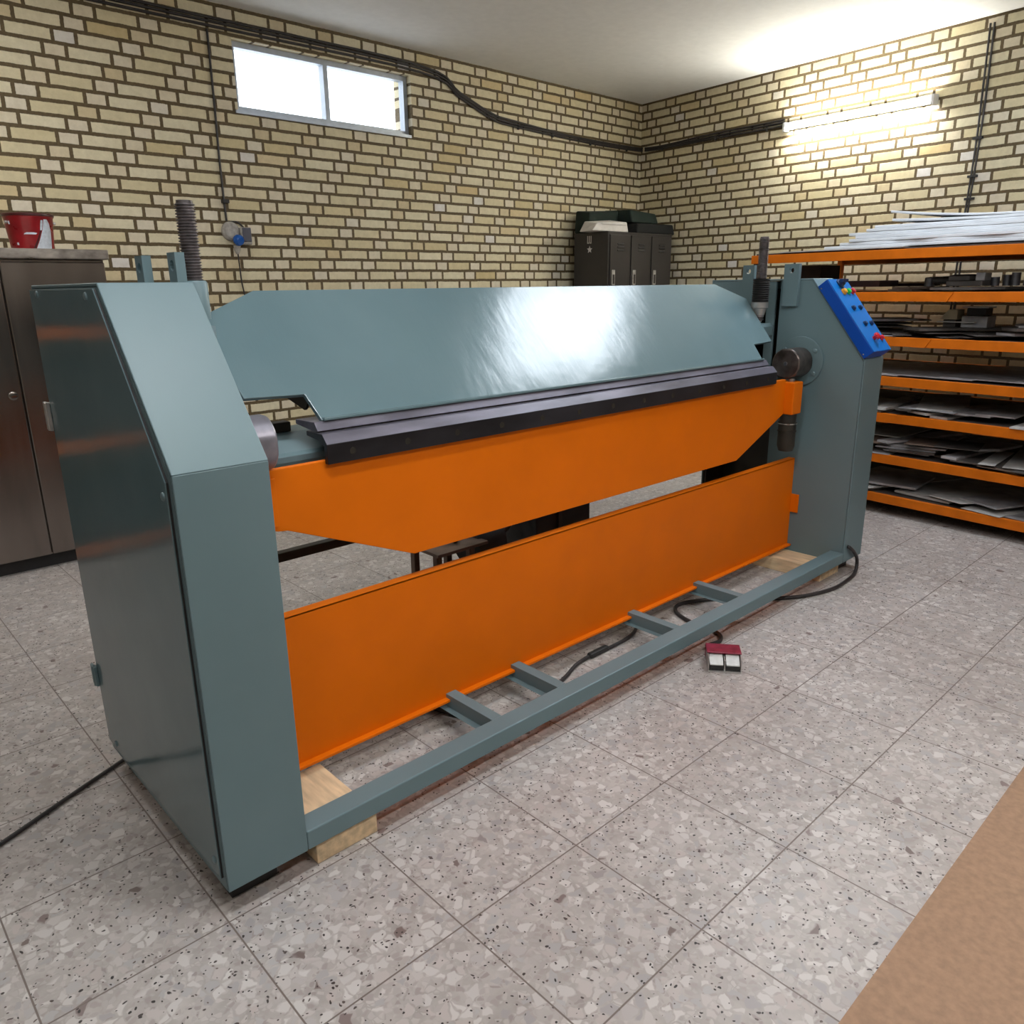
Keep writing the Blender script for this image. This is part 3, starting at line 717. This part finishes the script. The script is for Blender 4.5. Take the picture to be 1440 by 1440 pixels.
c = G().hexa([(5.22, 3.47, 1.937), (5.63, 3.47, 1.937), (5.63, 3.66, 1.937), (5.22, 3.66, 1.937), (5.22, 3.47, 2.115), (5.64, 3.47, 2.15), (5.64, 3.66, 2.16), (5.24, 3.66, 2.14)])
c.hexa([(5.64, 3.30, 2.034), (6.05, 3.30, 2.034), (6.05, 3.66, 2.034), (5.64, 3.66, 2.034), (5.64, 3.33, 2.15), (6.04, 3.33, 2.13), (6.04, 3.64, 2.135), (5.64, 3.66, 2.165)])
c = c.done('cloth_bundle', 'green_dark', None, (5.6, 3.5, 1.937), .014, rootmesh=True)
tag(c, 'dark green cloth bundle on the locker behind the pale cardboard', 'cloth')

# ------------------------------------------------------------------ wall wiring
def bundle(label, pts_of, clips, loc):
    run = thing('cable_run', label, 'cables', loc); B = run.location
    for k, (dz, off) in enumerate(((0, .013), (.026, .011), (.046, .013))):
        g = G(); g.tube(pts_of(k, dz, off), .0088, 8, 5); g.done('cable', 'cable', run, B, smooth=True)
    for p in clips:
        g = G(); g.ringed(p-Vector((0, 0, .016)), (0, 0, 1), [(0, .011), (.034, .011)], 10); g.done('cable_clip', 'black', run, B)
bundle('dark bundle of cables clipped along the back brick wall to the corner',
    lambda k, dz, o: [BW(-2.0, 3.07+dz, o), BW(1.6, 3.06+dz, o), BW(3.5, 3.055+dz, o), BW(3.9, 2.93+dz*.8, o), BW(4.25, 2.815+dz*.9, o), BW(4.5, 2.79+dz*(.7+.1*k), o), BW(5.2, 2.766+dz*(1-.2*k), o), BW(5.75, 2.757+dz*.6, o+.004), BW(6.18, 2.762+dz*.5, o+.012), BW(6.27, 2.763+dz*.5, o+.03)],
    [BW(x, z, .015) for x, z in ((4.55, 2.785), (4.98, 2.77), (5.5, 2.757), (6.05, 2.756))], BW(5.4, 2.766))
bundle('dark bundle of cables clipped along the right brick wall up to the tube light',
    lambda k, dz, o: [RW(.075, 2.762+dz*.5, o+.010), RW(.14, 2.759+dz*.5, o+.004), RW(.35, 2.752+dz*.6, o), RW(.9, 2.755+dz*(.6+.15*k), o), RW(1.5, 2.750+dz*1.0, o), RW(1.67, 2.752+dz, o)],
    [RW(u, z, .015) for u, z in ((.3, 2.752), (.95, 2.752), (1.5, 2.748))], RW(.9, 2.76))
dr = thing('cable_drop', 'pair of dark cables running down the right brick wall behind the rack', 'cables', RW(3.26, 2.0)); B = dr.location
for o in (0, .026):
    g = G(); g.tube([RW(3.24+o, 3.15, .010), RW(3.25+o, 2.7, .010), RW(3.255+o*.8, 2.4, .011), RW(3.25+o*.7, 2.1, .010), RW(3.245+o*.7, 1.92, .010), RW(3.24+o, 1.5, .010), RW(3.24+o, 1.15, .010)], .0068, 8); g.done('cable', 'cable', dr, B, smooth=True)
for z in (2.43, 2.18, 2.03):
    g = G(); g.box(-.025, .040, -.022, -.002, -.008, .008); o = g.done('cable_clip', 'black', dr, at=RW(3.255, z)-B, rot=YR-PI/2)
so = thing('wall_socket', 'round grey wall socket with blue plug and dark flap on the back brick wall', 'socket', BW(1.875, 1.80)); B = so.location
def onw(dx, dz, off): return BW(1.875+dx, 1.80+dz, off)
g = G(); g.ringed(onw(-.02, .045, .0), (math.sin(YB), -math.cos(YB), 0), [(0, .062), (.02, .060), (.034, .045), (.036, 0)], 22); g.done('backplate', 'grey_plastic', so, B, smooth=True)
g = G(); g.ringed(onw(.0, -.005, .037), (.25, -1, -.35), [(0, .026), (.012, .034), (.035, .036), (.050, .026), (.056, 0)], 22); g.done('plug', 'plug_blue', so, B, smooth=True)
g = G(); g.box(-.036, .036, -.05, -.001, -.058, .052); g.done('flap_box', 'grey_plastic', so, bevel=.006, at=onw(.072, .02, 0)-B, rot=YB)
g = G(); g.box(-.030, .030, -.058, -.051, -.040, .048); g.done('flap', 'flap', so, bevel=.004, at=onw(.072, .02, 0)-B, rot=YB)
g = G(); g.ringed(onw(.004, -.045, .03), (0, 0, -1), [(0, .024), (.03, .020), (.055, .010), (.056, 0)], 14); g.done('plug_tail', 'grey_plastic', so, B, smooth=True)
g = G(); g.tube([onw(-.02, .10, .012), onw(.02, .105, .02), onw(.055, .08, .03), onw(.07, .06, .03)], .006, 8); g.done('lead', 'cable', so, B, smooth=True)
c = G().tube([BW(1.842, 3.04, .008), BW(1.838, 2.6, .008), BW(1.832, 2.3, .008), BW(1.832, 2.04, .009), BW(1.834, 1.91, .010)], .0075, 8)
c = c.done('wall_cable', 'cable', None, BW(1.84, 2.4), smooth=True, rootmesh=True); tag(c, 'dark cable dropping down the back wall to the grey socket', 'cable')
g = G(); g.box(1.815, 1.858, 3.665, 3.697, 2.02, 2.042); g.done('cable_clip', 'black', c, BW(1.84, 2.4))
c = G().tube([onw(.005, -.095, .03), onw(.012, -.18, .022), BW(1.895, 1.50, .015), BW(1.93, 1.30, .012), BW(1.96, 1.1, .010)], .005, 8)
c = c.done('wall_cable', 'cable', None, BW(1.9, 1.4), smooth=True, rootmesh=True); tag(c, 'thin dark lead hanging down below the grey wall socket', 'cable')

# ------------------------------------------------------------------ orange racks and what lies on them
LEV = [.078, .338, .602, .832, 1.077, 1.346, 1.596]; RH = .056
def rack(label, loc, rot, y0, y1, depth, levels, postx=True, mat='rack_orange'):
    r = thing('storage_rack', label, 'rack', loc, rot)
    for i, z in enumerate(levels):
        g = G(); g.box(0, .028, y0, y1, z, z+RH); ra = g.done('front_rail', mat, r, bevel=.002)
        g = G(); g.box(depth-.028, depth, y0, y1, z, z+RH); g.done('rear_rail', mat, r, bevel=.002)
        g = G(); g.box(.0285, depth-.0285, y0+.005, y1-.005, z+RH-.012, z+RH-.001); g.done('shelf', 'board', r)
    for xx in (0.029, depth-.066):
        for yy in (y0, y1-.04):
            g = G(); g.box(xx, xx+.036, yy, yy+.04, 0, levels[-1]+RH-.014); g.done('post', mat if xx > .5 else 'brown_box', r, bevel=.002)
    return r
RL = (4.55, .42, 0)
rk = rack('tall orange steel rack of sheet metal offcuts along the right wall', RL, YR, -1.85, 1.02, 1.18, LEV)
for yy, lv in ((.66, 5), (-.30, 5), (.10, 4), (-.21, 4)):
    g = G(); z = LEV[lv]; g.hexa([(-.004, yy-.055, z), (-.0005, yy-.055, z), (-.0005, yy+.02, z), (-.004, yy+.02, z), (-.004, yy-.09, z+RH), (-.0005, yy-.09, z+RH), (-.0005, yy-.015, z+RH), (-.004, yy-.015, z+RH)])
    g.done('splice_plate', 'rack_orange', rk)
def rloc(x, y, z):
    c_, s_ = math.cos(YR), math.sin(YR); return (RL[0]+x*c_-y*s_, RL[1]+x*s_+y*c_, z)
rng = random.Random(11)
NAMES = ['lowest', 'second lowest', 'third', 'fourth', 'fifth', 'sixth']
def sheet(x, y, z, a, lx, ly, th, mat, label, group, tilt=0.0, bend=0.0, cut=0):
    g = G(); nx = 1; ny = 6 if bend else 1
    poly = [(-lx/2, -ly/2), (lx/2, -ly/2), (lx/2, ly/2), (-lx/2, ly/2)]
    if cut == 1: poly = [(-lx/2, -ly/2), (lx/2, -ly/2), (lx/2, ly*.1), (lx*.1, ly/2), (-lx/2, ly/2)]
    if cut == 2: poly = [(-lx/2, -ly*.2), (-lx*.2, -ly/2), (lx/2, -ly/2), (lx/2, ly/2), (-lx/2, ly/2)]
    g.prism(poly, 'z', 0, th)
    o = g.done('metal_offcut', mat, None, at=rloc(x, y, z), rot=YR+a); o.rotation_euler[1] = tilt
    tag(o, label, 'sheet metal', group); return o
PAL = [['sheet_pale', 'sheet_pale', 'sheet_grey'], ['sheet_grey', 'sheet_pale', 'sheet_dark', 'sheet_brown'], ['sheet_pale', 'sheet_dark', 'sheet_grey'], ['sheet_grey'], ['sheet_dark', 'sheet_dark', 'sheet_grey'], ['sheet_dark', 'sheet_brown']]
DESC = ['pale dusty metal offcut lying among the scraps on the lowest orange shelf', 'jumbled metal offcut lying in the heap on the second lowest orange shelf', 'scattered metal plate lying on the third orange shelf from the floor', 'flat grey metal sheet laid along the fourth orange shelf from the floor', 'dark metal offcut lying in the fanned heap on the third highest orange shelf', 'dark metal plate lying flat on the orange shelf below the top one']
CNT = [20, 34, 20, 5, 26, 9]
for lv in range(6):
    z = LEV[lv]+RH+.0012; used = []; placed = 0; tries = 0
    cap = (.05, .115, .05, .03, .09, .016)[lv]
    while placed < CNT[lv] and tries < 400:
        tries += 1
        if lv == 3: lx, ly, y = .95, rng.uniform(.5, .7), .58-.42*placed
        elif lv == 0: lx, ly, y = rng.uniform(.30, .9), rng.uniform(.15, .42), rng.uniform(-1.25, .85)
        else: lx, ly, y = rng.uniform(.22, .85), rng.uniform(.08, .36), rng.uniform(-1.2, .85)
        a = rng.uniform(-.4, .4) if lv != 3 else rng.uniform(-.02, .02)
        if lv == 4: a = rng.choice((-1, 1))*rng.uniform(.3, 1.1)
        hx = (lx*abs(math.cos(a))+ly*abs(math.sin(a)))/2; hy = (lx*abs(math.sin(a))+ly*abs(math.cos(a)))/2
        x = hx+rng.choice((-.012, .0, .02, .06, .16)) if lv != 3 else hx+.02*placed
        if y+hy > .97 or x+hx > 1.09: continue
        th = rng.choice((.003, .005, .009, .014)) if lv != 3 else .004
        zz = z
        for (ux, uy, uhx, uhy, uz) in used:
            if abs(ux-x) < (uhx+hx)*.86 and abs(uy-y) < (uhy+hy)*.86: zz = max(zz, uz)
        if zz-z > cap: continue
        if lv == 4 and zz+th > z+.054 and abs(y+.33) < hy+.2: continue
        used.append((x, y, hx, hy, zz+th+.0005)); placed += 1
        sheet(x, y, zz, a, lx, ly, th, rng.choice(PAL[lv]), DESC[lv], 'metal offcuts on the %s shelf' % NAMES[lv], cut=rng.choice((0, 0, 1, 2)))
# top shelf: board, foam sheets
zt = LEV[6]+RH
c = G().box(0, 1.1, -1.2, 1.0, 0, .010).done('packing_board', 'board', None, at=rloc(.03, 0, zt), rot=YR); tag(c, 'thin dark board lying under the white foam on the top orange shelf', 'board')
c = G().box(0, .7, -.16, .70, 0, .006).done('packing_board', 'sheet_pale', None, at=rloc(.01, .1, zt+.0105), rot=YR); tag(c, 'pale thin board sticking out left of the white foam sheets', 'board')
FO = [  # y left end, y right end, z left, z mid, z right, x front, x back, thickness
 (.50, -.72, .018, .018, .018, .06, .75, .0185), (.40, -.74, .038, .0375, .037, .07, .75, .018), (.33, -.70, .058, .0565, .056, .065, .78, .018),
 (.30, -.78, .078, .0755, .075, .08, .78, .018), (.36, -.69, .098, .0945, .094, .10, .80, .017), (.24, -.80, .117, .1125, .112, .10, .80, .017),
 (.20, -.72, .136, .1305, .130, .12, .80, .017), (.10, -.66, .172, .1490, .148, .13, .80, .015), (.115, -.64, .224, .168, .164, .14, .78, .013)]
for k, (ya, yb, za, zm, zr_, xa_, xb_, th) in enumerate(FO):
    g = G(); n = 12; rows = []
    for i in range(n+1):
        t_ = i/n; y = ya+(yb-ya)*t_
        zz = zt+ (za*(1-t_)**2*(1 if k > 6 else 1)+ zm*(1-(1-t_)**2-(t_**2))+zr_*t_**2)
        zz = zt+za*(1-t_)**2+zm*2*t_*(1-t_)+zr_*t_**2
        jag = .005*math.sin(k*2.1+i*1.3)
        rows.append([g.bm.verts.new((xa_+jag, y, zz)), g.bm.verts.new((xb_, y, zz)), g.bm.verts.new((xb_, y, zz+th)), g.bm.verts.new((xa_+jag, y, zz+th))])
    for p, q in zip(rows, rows[1:]):
        for j in range(4): g.face([p[j], p[(j+1) % 4], q[(j+1) % 4], q[j]])
    g.face(rows[0]); g.face(rows[-1][::-1])
    o = g.done('foam_sheet', 'foam', None, base=(.4, -.1, zt), at=rloc(.4, -.1, zt), rot=YR, smooth=True, bevel=.003)
    if k == 8: tag(o, 'uppermost white foam sheet with its left tip curling up on the orange rack', 'foam sheet', 'white foam sheets on the rack')
    elif k == 0: tag(o, 'lowest white foam sheet reaching furthest left on the orange rack', 'foam sheet', 'white foam sheets on the rack')
    else: tag(o, 'thin white foam sheet in the middle of the stack on the orange rack', 'foam sheet', 'white foam sheets on the rack')
# the wrapped end of the foam stack
g = G(); g.hexa([(.05, -.78, .017), (.80, -.78, .017), (.80, -.735, .017), (.05, -.735, .017), (.08, -.70, .16), (.78, -.70, .16), (.78, -.66, .16), (.08, -.66, .16)]); g.bm.free()
# odds and ends on the shelf below the top one
z6 = LEV[5]+RH+.03
def odd(name, mat, x, y, z, dx, dy, dz, label, cat, a=0.0, bev=.004, group=None):
    o = G().box(-dx/2, dx/2, -dy/2, dy/2, 0, dz).done(name, mat, None, bevel=bev, at=rloc(x, y, z), rot=YR+a); tag(o, label, cat, group); return o
odd('storage_box', 'brown_box', .52, .84, z6, .25, .25, .150, 'dark brown box at the far left end under the top orange shelf', 'box')
odd('storage_box', 'maroon', .42, .40, z6, .25, .36, .040, 'flat dark maroon case on the orange shelf beside the blue control box', 'case')
odd('storage_box', 'maroon',   .68, .24, z6, .2, .38, .020, 'thin maroon case behind the flat one on the orange shelf', 'case')
t = thing('hand_grinder', 'dark hand tool lying in the clutter on the orange shelf below the foam', 'tool', rloc(.40, -.20, z6), YR+.2)
g = G(); g.ringed((0, -.16, .035), (0, 1, 0), [(0, .02), (.02, .034), (.16, .034), (.19, .025), (.30, .022), (.31, 0)], 16); g.done('tool_body', 'sheet_dark', t, smooth=True)
g = G(); g.ringed((0, .135, .0), (0, 0, 1), [(0, .03), (.05, .03), (.055, .02), (.055, 0)], 16); g.done('tool_head', 'steel_grey', t, smooth=True)
t = thing('bench_vise', 'dark angular vice lying on the orange shelf right of the hand tool', 'vice', rloc(.22, -.37, z6), YR+.05)
g = G(); g.box(-.08, .08, -.10, .10, 0, .03).box(-.05, .05, -.02, .10, .03, .06); g.done('vise_body', 'sheet_dark', t, bevel=.006)
g = G(); g.box(-.05, .05, -.10, -.05, .0305, .075); g.done('vise_jaw', 'sheet_grey', t, bevel=.004)
for k in range(5):
    o = G().ringed((0, 0, 0), (0, 0, 1), [(0, .024), (.05+.012*(k % 3), .024), (.05+.012*(k % 3), .014), (.012, .014), (.012, 0)], 16).done('steel_bush', 'steel_grey', None, at=rloc(.30+.03*(k % 2), -.48-.055*k, z6), rot=0, smooth=True)
    tag(o, 'small grey steel bush in the row at the right of the upper orange shelf', 'bush', 'steel bushes on the rack')
# on the next shelf down
z5 = LEV[4]+RH+.055
t = thing('cream_bracket', 'cream wedge shaped cover standing on the clutter of the orange shelf', 'cover', rloc(.34, -.255, z5), YR)
g = G(); g.box(-.05, .05, -.04, .035, 0, .045); g.done('cover_base', 'sheet_dark', t, bevel=.004)
g = G(); g.prism([(-.045, .0455), (.06, .0455), (.045, .065), (.010, .105), (-.042, .105)], 'x', -.05, .05); g.done('cover_top', 'cream', t, bevel=.004)
t = thing('bench_machine', 'small grey bench machine with a pale tray on the orange shelf', 'machine', rloc(.34, -.40, z5), YR)
g = G(); g.box(-.06, .06, -.08, .07, 0, .07); g.done('machine_body', 'sheet_grey', t, bevel=.005)
g = G(); g.box(-.05, .05, -.06, .05, .0705, .115); g.done('machine_head', 'black', t, bevel=.006)
g = G(); g.box(-.055, .055, -.075, .075, .1155, .125); g.done('machine_lid', 'sheet_pale', t, bevel=.003)
g = G(); g.box(-.09, -.062, -.02, .20, .03, .036); g.done('tray', 'sheet_pale', t)
# second rack further left along the back wall (seen mirrored in the glossy side cover)
r2 = rack('orange rack of added dark crates along the back wall left of the stainless cupboard', (-1.15, 3.02, 0), PI/2, -.75, .85, .55, [.04, .63, 1.235, 1.80])
for k in range(3):
    z = [.04, .63, 1.235][k]+RH
    for j in range(3):
        w_ = .48; o = G().box(-.205, .205, -.17, .17, 0, .40-.05*((j+k) % 3)).done('added_crate', 'locker', None, bevel=.006, at=(-1.66+j*.48, 3.27, z))  # unseen crates added to keep the side cover's reflection dark
        tag(o, '%s unseen dark crate added on the %s level of the orange rack beside the cupboard' % (('left', 'middle', 'right')[j], ('bottom', 'middle', 'upper')[k]), 'crate', 'added crates on the left rack')
bpy.context.view_layer.update()
